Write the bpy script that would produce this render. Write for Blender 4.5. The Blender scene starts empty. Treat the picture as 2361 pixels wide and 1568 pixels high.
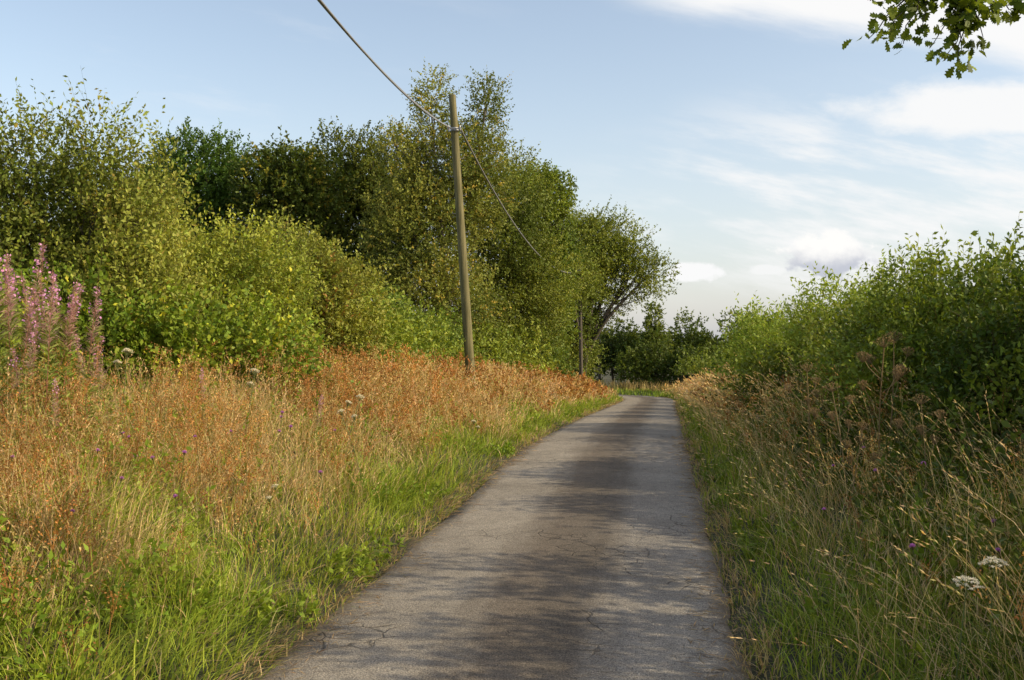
import bpy, math
import numpy as np
rng = np.random.default_rng(11)
S = bpy.context.scene
COL = S.collection
S.view_settings.view_transform = 'Standard'
S.view_settings.look = 'None'
S.view_settings.exposure = 0
PI = math.pi

# ------------------------------------------------------------------ maths
def sm(a, b, x):
    t = np.clip((x - a) / (b - a), 0, 1)
    return t * t * (3 - 2 * t)
def nrm(v):
    return v / np.maximum(np.linalg.norm(v, axis=-1, keepdims=True), 1e-9)
_k = {}
def noise3(P, scale, seed=0):
    if seed not in _k:
        r = np.random.default_rng(1000 + seed)
        k = nrm(r.normal(size=(9, 3))) * r.uniform(0.6, 2.2, (9, 1))
        _k[seed] = (k, r.uniform(0, 6.28, 9))
    k, ph = _k[seed]
    return np.sin(P @ k.T * (scale * 3.0) + ph).sum(-1) / 4.0
def noise2(x, y, scale, seed=0):
    return noise3(np.stack([x, y, 0 * x], -1), scale, seed)

# ------------------------------------------------------------------ terrain
CP = np.array([(-4.1, -22), (-2.3, -10), (-.82, 0), (-.06, 5.2), (.49, 8.9), (1.05, 13), (1.70, 17.5), (3.17, 27),
               (4.85, 38), (6.45, 48), (6.95, 53), (6.3, 57.5), (4.3, 61.5), (.6, 66), (-5, 71), (-14, 77), (-30, 85), (-55, 96)], float)
tt = np.concatenate([[0], np.cumsum(np.linalg.norm(np.diff(CP, axis=0), axis=1))])
td = np.arange(0, tt[-1], 0.2)
CX, CY = np.interp(td, tt, CP[:, 0]), np.interp(td, tt, CP[:, 1])
def smooth1(a, n):
    p = np.pad(a, n, mode='reflect', reflect_type='odd')
    k = np.hanning(2 * n + 3)[1:-1]; k /= k.sum()
    return np.convolve(p, k, 'valid')
CX, CY = smooth1(CX, 12), smooth1(CY, 12)
TX, TY = np.gradient(CX), np.gradient(CY)
l = np.hypot(TX, TY); TX /= l; TY /= l
def xc(y): return np.interp(y, CY, CX)
ZY = np.arange(-40, 200, 0.5)
ZZ = smooth1(np.interp(ZY, [-40, 0, 5.2, 8.9, 13, 17.5, 27, 38, 49, 60, 80, 200],
                       [-.2, 0, .073, .123, .16, .125, -.2, -.65, -1.07, -1.42, -1.8, -2.0]), 5)
def zr(y): return np.interp(y, ZY, ZZ)
HW = 1.24
def lateral(x, y):
    x = np.asarray(x, float).ravel(); y = np.asarray(y, float).ravel()
    out = np.empty_like(x)
    cx, cy, tx, ty = CX[::2], CY[::2], TX[::2], TY[::2]
    for i in range(0, len(x), 20000):
        a, b = x[i:i+20000, None], y[i:i+20000, None]
        d2 = (a - cx) ** 2 + (b - cy) ** 2
        j = d2.argmin(1)
        dx, dy = a[:, 0] - cx[j], b[:, 0] - cy[j]
        s = dx * ty[j] - dy * tx[j]
        dist = np.sqrt(d2[np.arange(len(j)), j])
        out[i:i+20000] = np.where(dist > 8, np.sign(s) * dist, s)
    return out
def gz(x, y):
    shp = np.shape(x)
    x = np.asarray(x, float).ravel(); y = np.asarray(y, float).ravel()
    s = lateral(x, y)
    fade = 1 - .7 * sm(47, 56, y)
    L = .8 * sm(.05, 3.4, -s - HW); R = .5 * sm(.05, 2.0, s - HW)
    z = zr(y) + (L + R) * fade
    z += .05 * noise2(x, y, .5, 3) * sm(.2, 1.5, np.abs(s) - HW)
    z += -.05 * (1 - sm(HW - .02, HW + .16, np.abs(s)))
    return z.reshape(shp)

# ------------------------------------------------------------------ mesh helpers
def mesh_from(name, V, F, mat, C=None, smooth=False, uv=None):
    V = np.asarray(V, np.float32).reshape(-1, 3); F = np.asarray(F, np.int32)
    me = bpy.data.meshes.new(name)
    me.vertices.add(len(V)); me.vertices.foreach_set('co', V.ravel())
    m, k = F.shape
    me.loops.add(m * k); me.loops.foreach_set('vertex_index', F.ravel())
    me.polygons.add(m); me.polygons.foreach_set('loop_start', np.arange(m, dtype=np.int32) * k)
    me.update(calc_edges=True)
    if smooth: me.polygons.foreach_set('use_smooth', np.ones(m, bool))
    if C is not None:
        C = np.asarray(C, np.float32).reshape(-1, 3)
        A = np.ones((len(V), 4), np.float32); A[:, :3] = np.clip(C, 0, 1)
        at = me.color_attributes.new('Col', 'FLOAT_COLOR', 'POINT')
        at.data.foreach_set('color', A.ravel())
    if uv is not None:
        ul = me.uv_layers.new(name='UVMap')
        ul.data.foreach_set('uv', np.asarray(uv, np.float32)[F.ravel()].ravel())
    me.materials.append(mat)
    return me
def add(name, me, parent=None, loc=(0, 0, 0), **props):
    o = bpy.data.objects.new(name, me); COL.objects.link(o)
    o.location = loc
    if parent: o.parent = parent
    for k, v in props.items(): o[k] = v
    return o
class Acc:
    def __init__(s): s.V = []; s.F = []; s.C = []; s.n = 0
    def add(s, V, F, C):
        V = np.asarray(V, np.float32).reshape(-1, 3)
        s.V.append(V); s.F.append(np.asarray(F) + s.n); s.C.append(np.broadcast_to(np.asarray(C, np.float32), V.shape).reshape(-1, 3) if np.ndim(C) == 1 else np.asarray(C, np.float32).reshape(-1, 3))
        s.n += len(V)
    def mesh(s, name, mat, off=(0, 0, 0), smooth=False):
        return mesh_from(name, np.concatenate(s.V) - np.array(off, np.float32), np.concatenate(s.F), mat, np.concatenate(s.C), smooth)
def leafquads(P, D, L, W, C, upb=.6, r=rng):
    n = len(P)
    n0 = nrm(r.normal(size=(n, 3)) + np.array([0, 0, upb]))
    side = nrm(np.cross(D, n0))
    L = np.broadcast_to(L, (n,))[:, None]; W = np.broadcast_to(W, (n,))[:, None]
    up = np.cross(side, D)
    m = P + D * L * .45
    V = np.stack([P, m + side * W * .5 + up * W * .12, P + D * L, m - side * W * .5 + up * W * .12], 1)
    F = np.arange(4 * n).reshape(n, 4)
    Cc = np.repeat(C[:, None, :], 4, 1)
    return V, F, Cc
def blades(P, h, w, lean, cb, ct, nseg=3, r=rng):
    n = len(P)
    t = np.linspace(0, 1, nseg + 1)
    lm = np.linalg.norm(lean, axis=1)
    z = h[:, None] * (t[None] - .45 * np.minimum(lm, 1.2)[:, None] * t[None] ** 2.2)
    xy = lean[:, None, :] * (h[:, None] * t[None] ** 1.7)[..., None]
    pos = np.concatenate([P[:, None, :2] + xy, P[:, None, 2:] + z[..., None]], -1)
    a = r.uniform(0, 2 * PI, n)
    sd = np.stack([np.cos(a), np.sin(a), 0 * a], -1)[:, None] * (w[:, None] * (1 - .88 * t[None] ** 1.5))[..., None] * .5
    V = np.stack([pos - sd, pos + sd], 2)
    row = (nseg + 1) * 2
    f = np.array([[2 * i, 2 * i + 1, 2 * i + 3, 2 * i + 2] for i in range(nseg)])
    F = (np.arange(n)[:, None, None] * row + f[None]).reshape(-1, 4)
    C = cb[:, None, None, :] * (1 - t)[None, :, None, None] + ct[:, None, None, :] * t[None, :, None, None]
    C = np.broadcast_to(C, V.shape)
    tipdir = nrm(pos[:, -1] - pos[:, -2])
    return V, F, C, pos[:, -1], tipdir
def tube(acc, pts, rad, col, sides=6):
    pts = np.asarray(pts, float); n = len(pts); rad = np.broadcast_to(rad, (n,))
    T = nrm(np.gradient(pts, axis=0))
    ref = np.array([0, 0, 1.]) if abs(T[0, 2]) < .9 else np.array([1., 0, 0])
    U = nrm(np.cross(T, ref)); Wv = np.cross(T, U)
    a = np.linspace(0, 2 * PI, sides, endpoint=False)
    V = pts[:, None] + (U[:, None] * np.cos(a)[None, :, None] + Wv[:, None] * np.sin(a)[None, :, None]) * rad[:, None, None]
    F = []
    for i in range(n - 1):
        for j in range(sides):
            k = (j + 1) % sides
            F.append((i * sides + j, i * sides + k, (i + 1) * sides + k, (i + 1) * sides + j))
    acc.add(V.reshape(-1, 3), F, col)
def curve3(a, b, bend, n=7, r=rng, wob=.0):
    a = np.array(a, float); b = np.array(b, float)
    t = np.linspace(0, 1, n)[:, None]
    p = a * (1 - t) + b * t + np.array(bend) * np.sin(PI * t)
    if wob: p[1:-1] += r.normal(size=(n - 2, 3)) * wob
    return p

# ------------------------------------------------------------------ materials
def newmat(name):
    m = bpy.data.materials.new(name); m.use_nodes = True
    nt = m.node_tree; nt.nodes.clear()
    return m, nt, nt.nodes, nt.links
def foliage_mat(name, trans=.35, rough=.5, spec=.35, tint=(1.25, 1.2, .5)):
    m, nt, N, Lk = newmat(name)
    out = N.new('ShaderNodeOutputMaterial')
    at = N.new('ShaderNodeAttribute'); at.attribute_name = 'Col'
    b = N.new('ShaderNodeBsdfPrincipled'); b.inputs['Roughness'].default_value = rough
    b.inputs['Specular IOR Level'].default_value = spec
    tr = N.new('ShaderNodeBsdfTranslucent')
    mu = N.new('ShaderNodeMix'); mu.data_type = 'RGBA'; mu.blend_type = 'MULTIPLY'; mu.inputs[0].default_value = 1
    mu.inputs[7].default_value = (*tint, 1)
    mx = N.new('ShaderNodeMixShader'); mx.inputs[0].default_value = trans
    Lk.new(at.outputs['Color'], b.inputs['Base Color']); Lk.new(at.outputs['Color'], mu.inputs[6])
    Lk.new(mu.outputs[2], tr.inputs['Color'])
    Lk.new(b.outputs[0], mx.inputs[1]); Lk.new(tr.outputs[0], mx.inputs[2]); Lk.new(mx.outputs[0], out.inputs[0])
    return m
M_leaf = foliage_mat('leaf_foliage', .28, .55, .2)
M_grass = foliage_mat('grass_blade', .3, .6, .15, (1.2, 1.15, .6))
M_flower = foliage_mat('flower_petal', .35, .6, .2, (1.1, 1, 1.05))
def bark_mat(name, c1, c2, scale=18, stretch=.15):
    m, nt, N, Lk = newmat(name)
    out = N.new('ShaderNodeOutputMaterial'); b = N.new('ShaderNodeBsdfPrincipled')
    tc = N.new('ShaderNodeTexCoord'); mp = N.new('ShaderNodeMapping'); mp.inputs['Scale'].default_value = (1, 1, stretch)
    no = N.new('ShaderNodeTexNoise'); no.inputs['Scale'].default_value = scale; no.inputs['Detail'].default_value = 6
    cr = N.new('ShaderNodeValToRGB'); cr.color_ramp.elements[0].position = .35; cr.color_ramp.elements[1].position = .68
    cr.color_ramp.elements[0].color = (*c1, 1); cr.color_ramp.elements[1].color = (*c2, 1)
    bp = N.new('ShaderNodeBump'); bp.inputs['Strength'].default_value = .6; bp.inputs['Distance'].default_value = .01
    b.inputs['Roughness'].default_value = .85
    Lk.new(tc.outputs['Object'], mp.inputs[0]); Lk.new(mp.outputs[0], no.inputs[0]); Lk.new(no.outputs[0], cr.inputs[0])
    Lk.new(cr.outputs[0], b.inputs['Base Color']); Lk.new(no.outputs[0], bp.inputs['Height']); Lk.new(bp.outputs[0], b.inputs['Normal'])
    Lk.new(b.outputs[0], out.inputs[0])
    return m
M_bark = bark_mat('tree_bark', (.035, .028, .018), (.11, .09, .065))
M_birch = bark_mat('birch_bark', (.05, .042, .03), (.2, .18, .14), 9, .6)
M_pole = bark_mat('weathered_pole_wood', (.075, .068, .02), (.2, .17, .075), 30, .04)
def plain(name, col, rough, met):
    m, nt, N, Lk = newmat(name)
    o_ = N.new('ShaderNodeOutputMaterial'); b_ = N.new('ShaderNodeBsdfPrincipled')
    no = N.new('ShaderNodeTexNoise'); no.inputs['Scale'].default_value = 40
    cr = N.new('ShaderNodeValToRGB'); cr.color_ramp.elements[0].color = (*[q * .7 for q in col], 1); cr.color_ramp.elements[1].color = (*col, 1)
    Lk.new(no.outputs[0], cr.inputs[0]); Lk.new(cr.outputs[0], b_.inputs['Base Color'])
    b_.inputs['Metallic'].default_value = met; b_.inputs['Roughness'].default_value = rough; Lk.new(b_.outputs[0], o_.inputs[0])
    return m
M_metal = plain('galvanised_steel', (.35, .35, .35), .5, .7)
M_cable = plain('cable_sheath', (.2, .2, .2), .45, 0)

def ground_mat():
    m, nt, N, Lk = newmat('soil_and_turf')
    out = N.new('ShaderNodeOutputMaterial'); b = N.new('ShaderNodeBsdfPrincipled'); b.inputs['Roughness'].default_value = .95
    tc = N.new('ShaderNodeTexCoord')
    n1 = N.new('ShaderNodeTexNoise'); n1.inputs['Scale'].default_value = .9; n1.inputs['Detail'].default_value = 8
    n2 = N.new('ShaderNodeTexNoise'); n2.inputs['Scale'].default_value = 22; n2.inputs['Detail'].default_value = 6
    c1 = N.new('ShaderNodeValToRGB'); c1.color_ramp.elements[0].position = .35; c1.color_ramp.elements[1].position = .65
    c1.color_ramp.elements[0].color = (.045, .05, .014, 1); c1.color_ramp.elements[1].color = (.09, .085, .035, 1)
    c2 = N.new('ShaderNodeValToRGB'); c2.color_ramp.elements[0].position = .3; c2.color_ramp.elements[1].position = .75
    c2.color_ramp.elements[0].color = (.35, .28, .2, 1); c2.color_ramp.elements[1].color = (1, 1, 1, 1)
    mu = N.new('ShaderNodeMix'); mu.data_type = 'RGBA'; mu.blend_type = 'MULTIPLY'; mu.inputs[0].default_value = 1
    bp = N.new('ShaderNodeBump'); bp.inputs['Distance'].default_value = .03
    Lk.new(tc.outputs['Object'], n1.inputs[0]); Lk.new(tc.outputs['Object'], n2.inputs[0])
    Lk.new(n1.outputs[0], c1.inputs[0]); Lk.new(n2.outputs[0], c2.inputs[0])
    Lk.new(c1.outputs[0], mu.inputs[6]); Lk.new(c2.outputs[0], mu.inputs[7]); Lk.new(mu.outputs[2], b.inputs['Base Color'])
    Lk.new(n2.outputs[0], bp.inputs['Height']); Lk.new(bp.outputs[0], b.inputs['Normal']); Lk.new(b.outputs[0], out.inputs[0])
    return m
def road_mat():
    m, nt, N, Lk = newmat('worn_tarmac')
    out = N.new('ShaderNodeOutputMaterial'); b = N.new('ShaderNodeBsdfPrincipled'); b.inputs['Roughness'].default_value = .9
    b.inputs['Specular IOR Level'].default_value = .2
    uv = N.new('ShaderNodeUVMap'); uv.uv_map = 'UVMap'
    sp = N.new('ShaderNodeSeparateXYZ'); Lk.new(uv.outputs[0], sp.inputs[0])
    def noise(sc, det=6, src=None, rough=.6):
        n = N.new('ShaderNodeTexNoise'); n.inputs['Scale'].default_value = sc; n.inputs['Detail'].default_value = det
        n.inputs['Roughness'].default_value = rough
        Lk.new(src or uv.outputs[0], n.inputs[0]); return n.outputs[0]
    def math_(op, a, b2=0.0, c=0.0):
        n = N.new('ShaderNodeMath'); n.operation = op
        for i, v in enumerate((a, b2, c)):
            if isinstance(v, (int, float)): n.inputs[i].default_value = v
            else: Lk.new(v, n.inputs[i])
        return n.outputs[0]
    def ramp(src, els):
        r = N.new('ShaderNodeValToRGB'); cr = r.color_ramp
        while len(cr.elements) < len(els): cr.elements.new(.5)
        for e, (p, c) in zip(cr.elements, els):
            e.position = p; e.color = (*c, 1) if len(c) == 3 else c
        Lk.new(src, r.inputs[0]); return r.outputs[0]
    def mixc(f, a, b2, mode='MIX'):
        n = N.new('ShaderNodeMix'); n.data_type = 'RGBA'; n.blend_type = mode
        for i, v in ((0, f), (6, a), (7, b2)):
            if isinstance(v, (int, float)): n.inputs[i].default_value = v
            elif isinstance(v, tuple): n.inputs[i].default_value = (*v, 1)
            else: Lk.new(v, n.inputs[i])
        return n.outputs[2]
    big = noise(.9, 5)
    mp = N.new('ShaderNodeMapping'); mp.inputs['Scale'].default_value = (3, .35, 1); Lk.new(uv.outputs[0], mp.inputs[0])
    streak = noise(1.3, 5, mp.outputs[0])
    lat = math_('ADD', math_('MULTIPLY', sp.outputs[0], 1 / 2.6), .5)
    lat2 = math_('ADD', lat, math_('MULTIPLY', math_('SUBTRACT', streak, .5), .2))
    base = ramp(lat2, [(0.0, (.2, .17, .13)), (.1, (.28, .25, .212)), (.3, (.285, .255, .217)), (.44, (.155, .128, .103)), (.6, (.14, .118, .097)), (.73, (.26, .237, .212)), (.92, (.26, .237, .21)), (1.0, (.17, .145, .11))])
    agg = noise(110, 2, rough=.7)
    aggc = ramp(agg, [(.34, (.4, .4, .4)), (.5, (.97, .97, .97)), (.66, (1.55, 1.52, 1.45))])
    c = mixc(1.0, base, aggc, 'MULTIPLY')
    grit = ramp(noise(48, 3, rough=.8), [(.36, (.66, .64, .62)), (.5, (1, 1, 1)), (.64, (1.25, 1.24, 1.2))])
    c = mixc(1.0, c, grit, 'MULTIPLY')
    mid = ramp(noise(9, 6, rough=.75), [(.33, (.76, .75, .73)), (.5, (1, 1, 1)), (.68, (1.16, 1.15, 1.12))])
    c = mixc(1.0, c, mid, 'MULTIPLY')
    med = ramp(big, [(.3, (.74, .72, .69)), (.7, (1.16, 1.14, 1.1))])
    c = mixc(1.0, c, med, 'MULTIPLY')
    wn = N.new('ShaderNodeTexNoise'); wn.inputs['Scale'].default_value = 5; wn.inputs['Detail'].default_value = 6; Lk.new(uv.outputs[0], wn.inputs[0])
    wv = mixc(.13, uv.outputs[0], wn.outputs['Color'])
    vo = N.new('ShaderNodeTexVoronoi'); vo.feature = 'DISTANCE_TO_EDGE'; vo.inputs['Scale'].default_value = 4.5; Lk.new(wv, vo.inputs[0])
    cr = math_('SUBTRACT', 1, math_('MULTIPLY', vo.outputs[0], 34))
    cr = math_('MAXIMUM', cr, 0)
    rightside = math_('MULTIPLY', sp.outputs[0], .035)
    mask = ramp(math_('ADD', noise(.8, 4), rightside), [(.53, (0, 0, 0)), (.6, (1, 1, 1))])
    cr = math_('MULTIPLY', cr, mask)
    c = mixc(math_('MULTIPLY', cr, .7), c, (.045, .036, .03))
    ed = math_('ABSOLUTE', sp.outputs[0])
    ed = math_('ADD', ed, math_('MULTIPLY', math_('SUBTRACT', noise(2.6, 7, rough=.7), .5), .7))
    mr = N.new('ShaderNodeMapRange'); mr.inputs[1].default_value = 1.1; mr.inputs[2].default_value = 1.34; Lk.new(ed, mr.inputs[0])
    c = mixc(math_('MULTIPLY', mr.outputs[0], .75), c, (.12, .085, .05))
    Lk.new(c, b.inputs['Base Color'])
    bp = N.new('ShaderNodeBump'); bp.inputs['Strength'].default_value = .9; bp.inputs['Distance'].default_value = .007
    h = math_('SUBTRACT', math_('ADD', agg, math_('MULTIPLY', noise(28, 4), .9)), math_('MULTIPLY', cr, 1.2))
    Lk.new(h, bp.inputs['Height']); Lk.new(bp.outputs[0], b.inputs['Normal']); Lk.new(b.outputs[0], out.inputs[0])
    return m

# ------------------------------------------------------------------ ground and road
gx = np.unique(np.concatenate([-np.geomspace(14, 1600, 30), np.arange(-14, 18, .22), np.geomspace(18, 1600, 30)]))
gy = np.unique(np.concatenate([-np.geomspace(16, 600, 14), np.arange(-16, 60, .3), np.arange(60, 110, 1.), np.geomspace(110, 2500, 24)]))
X, Y = np.meshgrid(gx, gy)
Z = gz(X, Y)
ny, nx = X.shape
ii = (np.arange(ny - 1)[:, None] * nx + np.arange(nx - 1)[None]).ravel()
F = np.stack([ii, ii + 1, ii + 1 + nx, ii + nx], 1)
add('ground', mesh_from('ground', np.stack([X, Y, Z], -1), F, ground_mat(), smooth=True), kind='structure')
cols = np.array([-1.0, -.93, -.8, -.6, -.4, -.2, 0, .2, .4, .6, .8, .93, 1.0])
nr, nc = len(CX), len(cols)
Sx = np.repeat(cols[None] * (HW + .03), nr, 0)
jl = .08 * noise2(CX * 0 + td[:nr], CX * 0, 1.0, 5) + .04 * noise2(td[:nr], CX * 0, 4, 6)
jr = .06 * noise2(td[:nr], CX * 0 + 9, 1.0, 7) + .03 * noise2(td[:nr], CX * 0 + 9, 5, 8)
Sx[:, 0] += jl; Sx[:, -1] += jr
RX = CX[:, None] + Sx * TY[:, None]; RY = CY[:, None] - Sx * TX[:, None]
RZ = zr(RY) + .025 * (1 - (Sx / HW) ** 2) + .006 * noise2(RX, RY, .7, 9)
RZ[:, 0] -= .035; RZ[:, -1] -= .035
ii = (np.arange(nr - 1)[:, None] * nc + np.arange(nc - 1)[None]).ravel()
F = np.stack([ii, ii + 1, ii + 1 + nc, ii + nc], 1)
UV = np.stack([Sx, np.repeat(td[:nr, None], nc, 1)], -1).reshape(-1, 2)
add('road', mesh_from('road', np.stack([RX, RY, RZ], -1), F, road_mat(), smooth=True, uv=UV), kind='structure')

# ------------------------------------------------------------------ verge vegetation
c = lambda *a: np.array(a, float)
G_D, G_M, G_L = c(.1, .16, .018), c(.24, .32, .03), c(.43, .48, .06)
STRAW, STRAW2, RUST, RUST2 = c(.76, .57, .31), c(.52, .35, .15), c(.5, .24, .07), c(.31, .14, .04)
def mixcol(a, b, f): return a[None] * (1 - f[:, None]) + b[None] * f[:, None]
def scatter(side, bands, r):
    P = []; U = []
    for (y0, y1, u0, u1, dens) in bands:
        n = int((y1 - y0) * (u1 - u0) * dens)
        y = r.uniform(y0, y1, n); u = r.uniform(u0, u1, n)
        s = (HW + u) * (-1 if side == 'L' else 1)
        x = xc(y) + s * .989; yy = y - s * .147
        P.append(np.stack([x, yy], 1)); U.append(u)
    P = np.concatenate(P); U = np.concatenate(U)
    z = gz(P[:, 0], P[:, 1])
    return np.column_stack([P, z]), U
def jitter(C, r, a=.25): return C * (1 + r.uniform(-a, a, (len(C), 1))) * (1 + r.uniform(-.08, .08, C.shape))
def brownness(P, u):
    n1 = noise2(P[:, 0], P[:, 1], .5, 21); n2 = noise2(P[:, 0], P[:, 1], 1.3, 22)
    return u + .42 * n1 + .5 * n2 + .5 - .4 * (1 - sm(3.8, 6.5, P[:, 1]))
def clump(P):
    return 1 + .36 * noise2(P[:, 0], P[:, 1], 1.35, 81) + .2 * noise2(P[:, 0], P[:, 1], 3.2, 82)

def verge(side, seed, acc, straw):
    r = np.random.default_rng(seed)
    W = 6.5 if side == 'L' else 3.2
    inward = 1 if side == 'L' else -1
    bands = [(1.5, 7, -.03, min(W, 4.2), 1400), (7, 12, -.03, W, 820), (12, 20, -.03, W, 400), (20, 34, -.03, W, 180), (34, 56, -.03, W * .8, 110)]
    P, u = scatter(side, bands, r)
    cl = clump(P); k_ = r.uniform(0, 1, len(P)) < .3 + .7 * sm(.4, .95, cl) + (1 - sm(.1, .5, u)); P, u, cl = P[k_], u[k_], cl[k_]
    d = P[:, 1]
    h = (.1 + .15 * sm(0, .6, u) + .16 * sm(.5, 2.6, u)) * np.clip(cl, .35, 1.9)
    h = h * r.uniform(.55, 1.4, len(P))
    w = np.maximum(.0065, d * .0007) * r.uniform(.7, 1.4, len(P))
    ang = 2.5 * noise2(P[:, 0], P[:, 1], 1.6, 23) + r.normal(0, 1.1, len(P))
    lean = np.stack([np.cos(ang), np.sin(ang)], 1) * r.uniform(.15, 1.25, len(P))[:, None]
    lean[:, 0] += inward * (1 - sm(0, .8, u)) * .55
    br = sm(1.0, 2.3, brownness(P, u))
    if side == 'R': br = sm(.3, 1.6, brownness(P, u)) * .4
    C = mixcol(G_M, G_L, np.clip(r.normal(.5, .3, len(P)) + .4 * noise2(P[:, 0], P[:, 1], .9, 28), 0, 1))
    dk = r.uniform(0, 1, len(P)) < (.15 if side == 'L' else .2)
    C[dk] = G_D
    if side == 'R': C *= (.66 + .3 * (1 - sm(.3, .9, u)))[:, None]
    dry = r.uniform(0, 1, len(P)) < (.08 + .55 * br)
    C[dry] = mixcol(STRAW2, STRAW, r.uniform(0, 1, dry.sum()))
    fringe = (u < .18) & (r.uniform(0, 1, len(P)) < .55)
    C[fringe] = mixcol(STRAW2, STRAW, r.uniform(0, 1, fringe.sum())) * .85
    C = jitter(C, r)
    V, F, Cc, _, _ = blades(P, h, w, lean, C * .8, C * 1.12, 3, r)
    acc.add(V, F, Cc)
    k = 1.1 if side == 'L' else .48
    fk = 1 if side == 'L' else 1.6
    bands = [(2.2, 7, .4, min(W, 4.2), 190 * k), (7, 12, .4, W, 200 * k), (12, 20, .4, W, 140 * k), (20, 34, .4, W, 80 * k * fk), (34, 56, .3, W * .8, 45 * k * fk)]
    P, u = scatter(side, bands, r)
    if side == 'L': keep = r.uniform(0, 1, len(P)) < (.06 + .94 * sm(1.0, 1.9, brownness(P, u))) * (.2 + .8 * sm(-.7, .6, noise2(P[:, 0], P[:, 1], 1.1, 83)))
    else: keep = r.uniform(0, 1, len(P)) < (.12 + .88 * sm(.4, 1.1, brownness(P, u) - .2)) * (.25 + .75 * sm(-.6, .5, noise2(P[:, 0], P[:, 1], .9, 84)))
    P, u = P[keep], u[keep]
    d = P[:, 1]
    h = .62 * (.55 + .45 * clump(P)) * r.uniform(.5, 1.3, len(P)) * (.72 + .28 * sm(.4, 1.8, u))
    if side == 'R': h *= 1.35
    w = np.maximum(.0038 if side == 'L' else .0044, d * .0005)
    lean = r.normal(0, .3, (len(P), 2)); lean[:, 0] += inward * (.08 if side == 'L' else .42)
    C = jitter(mixcol(STRAW2 if side == 'L' else c(.62, .45, .2), STRAW if side == 'L' else c(.85, .66, .38), r.uniform(0, 1, len(P))), r)
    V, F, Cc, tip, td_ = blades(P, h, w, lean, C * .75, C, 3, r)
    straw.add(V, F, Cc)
    m = 6
    tp = np.repeat(tip, m, 0); tdv = np.repeat(td_, m, 0); dd = np.repeat(d, m); Cs = np.repeat(C, m, 0)
    tp = tp - tdv * (r.uniform(0, .13, len(tp)))[:, None]
    dirs = nrm(tdv + r.normal(0, .16, tdv.shape))
    sz = np.maximum(.028, dd * .0022)
    V, F, Cc = leafquads(tp, dirs, sz, np.maximum(.006, dd * .0008), jitter(Cs * c(1.02, .95, .88), r), r=r)
    straw.add(V, F, Cc)
def shoots(acc, st, dr, Ln, k, ll, lw, C, r, up=.6, twig=None, spread=.8):
    n = len(st)
    t = (np.arange(k)[None] + r.uniform(.2, .9, (n, k))) / k
    P = st[:, None] + dr[:, None] * (Ln[:, None] * t)[..., None]
    P[..., 2] -= (.12 * Ln[:, None] * t ** 2)
    dirs = nrm(dr[:, None] * .55 + r.normal(size=(n, k, 3)) * spread)
    C2 = jitter(np.repeat(C, k, 0), r, .2)
    s = r.uniform(.65, 1.2, n * k)
    V, F, Cc = leafquads(P.reshape(-1, 3), dirs.reshape(-1, 3), ll * s, lw * s, C2, up, r)
    acc.add(V, F, Cc)
    if twig:
        e = st + dr * Ln[:, None]; e[:, 2] -= .12 * Ln
        sd = nrm(np.cross(dr, r.normal(size=dr.shape))) * twig
        V = np.stack([st - sd, st + sd, e + sd * .3, e - sd * .3], 1)
        acc.add(V, np.arange(4 * n).reshape(n, 4), c(.09, .065, .035))

ga, sa = Acc(), Acc()
verge('L', 31, ga, sa); verge('R', 32, ga, sa)
r = np.random.default_rng(35); n = 26000
P = np.stack([r.uniform(-6, 22, n), r.uniform(50, 70, n)], 1); s_ = lateral(P[:, 0], P[:, 1]); P = P[np.abs(s_) > HW + .02]; s_ = s_[np.abs(s_) > HW + .02]
P = np.column_stack([P, gz(P[:, 0], P[:, 1])]); n = len(P); C = jitter(mixcol(c(.16, .24, .025), c(.3, .38, .05), r.uniform(0, 1, n)), r)
tall = (np.abs(s_) > HW + 1.8) & (r.uniform(0, 1, n) < .5); C[tall] = jitter(mixcol(c(.3, .23, .09), c(.5, .36, .15), r.uniform(0, 1, tall.sum())), r)
V, F, Cc, _, _ = blades(P, np.where(tall, r.uniform(.3, .8, n), r.uniform(.08, .28, n)), np.full(n, .05), r.normal(0, .3, (n, 2)), C, C * 1.1, 2, r); ga.add(V, F, Cc)
add('verge_grass', ga.mesh('verge_grass', M_grass), kind='stuff')
add('dry_seeding_grass', sa.mesh('dry_seeding_grass', M_grass), kind='stuff')

def weeds(seed):
    r = np.random.default_rng(seed); acc = Acc()
    for side, bands in (('L', [(2.5, 8, .05, 3.8, 80), (8, 15, .05, 5.5, 50), (15, 36, .05, 4, 16)]), ('R', [(2.5, 8, .05, 2.6, 85), (8, 15, .05, 2.4, 60), (15, 36, .05, 1.8, 16)])):
        P, u = scatter(side, bands, r)
        k = noise2(P[:, 0], P[:, 1], .9, 71) + r.normal(0, .15, len(P)) > .15; P, u = P[k], u[k]; n = len(P)
        L = (.12 + .46 * sm(0, 2.2, u)) * r.uniform(.5, 1.3, n)
        dr = nrm(np.column_stack([r.normal(0, .45, (n, 2)), np.ones(n)]))
        C = mixcol(c(.12, .19, .016), c(.31, .39, .04), np.clip(.5 + .4 * noise2(P[:, 0], P[:, 1], .9, 72) + r.normal(0, .15, n), 0, 1))
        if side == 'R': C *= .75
        near = P[:, 1] < 15
        for msk, ll, kk in ((near, .06, 13), (~near, .08, 8)):
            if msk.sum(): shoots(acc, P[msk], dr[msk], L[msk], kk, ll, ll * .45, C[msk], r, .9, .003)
    return acc
add('verge_weeds', weeds(45).mesh('verge_weeds', M_leaf), kind='stuff')

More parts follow.
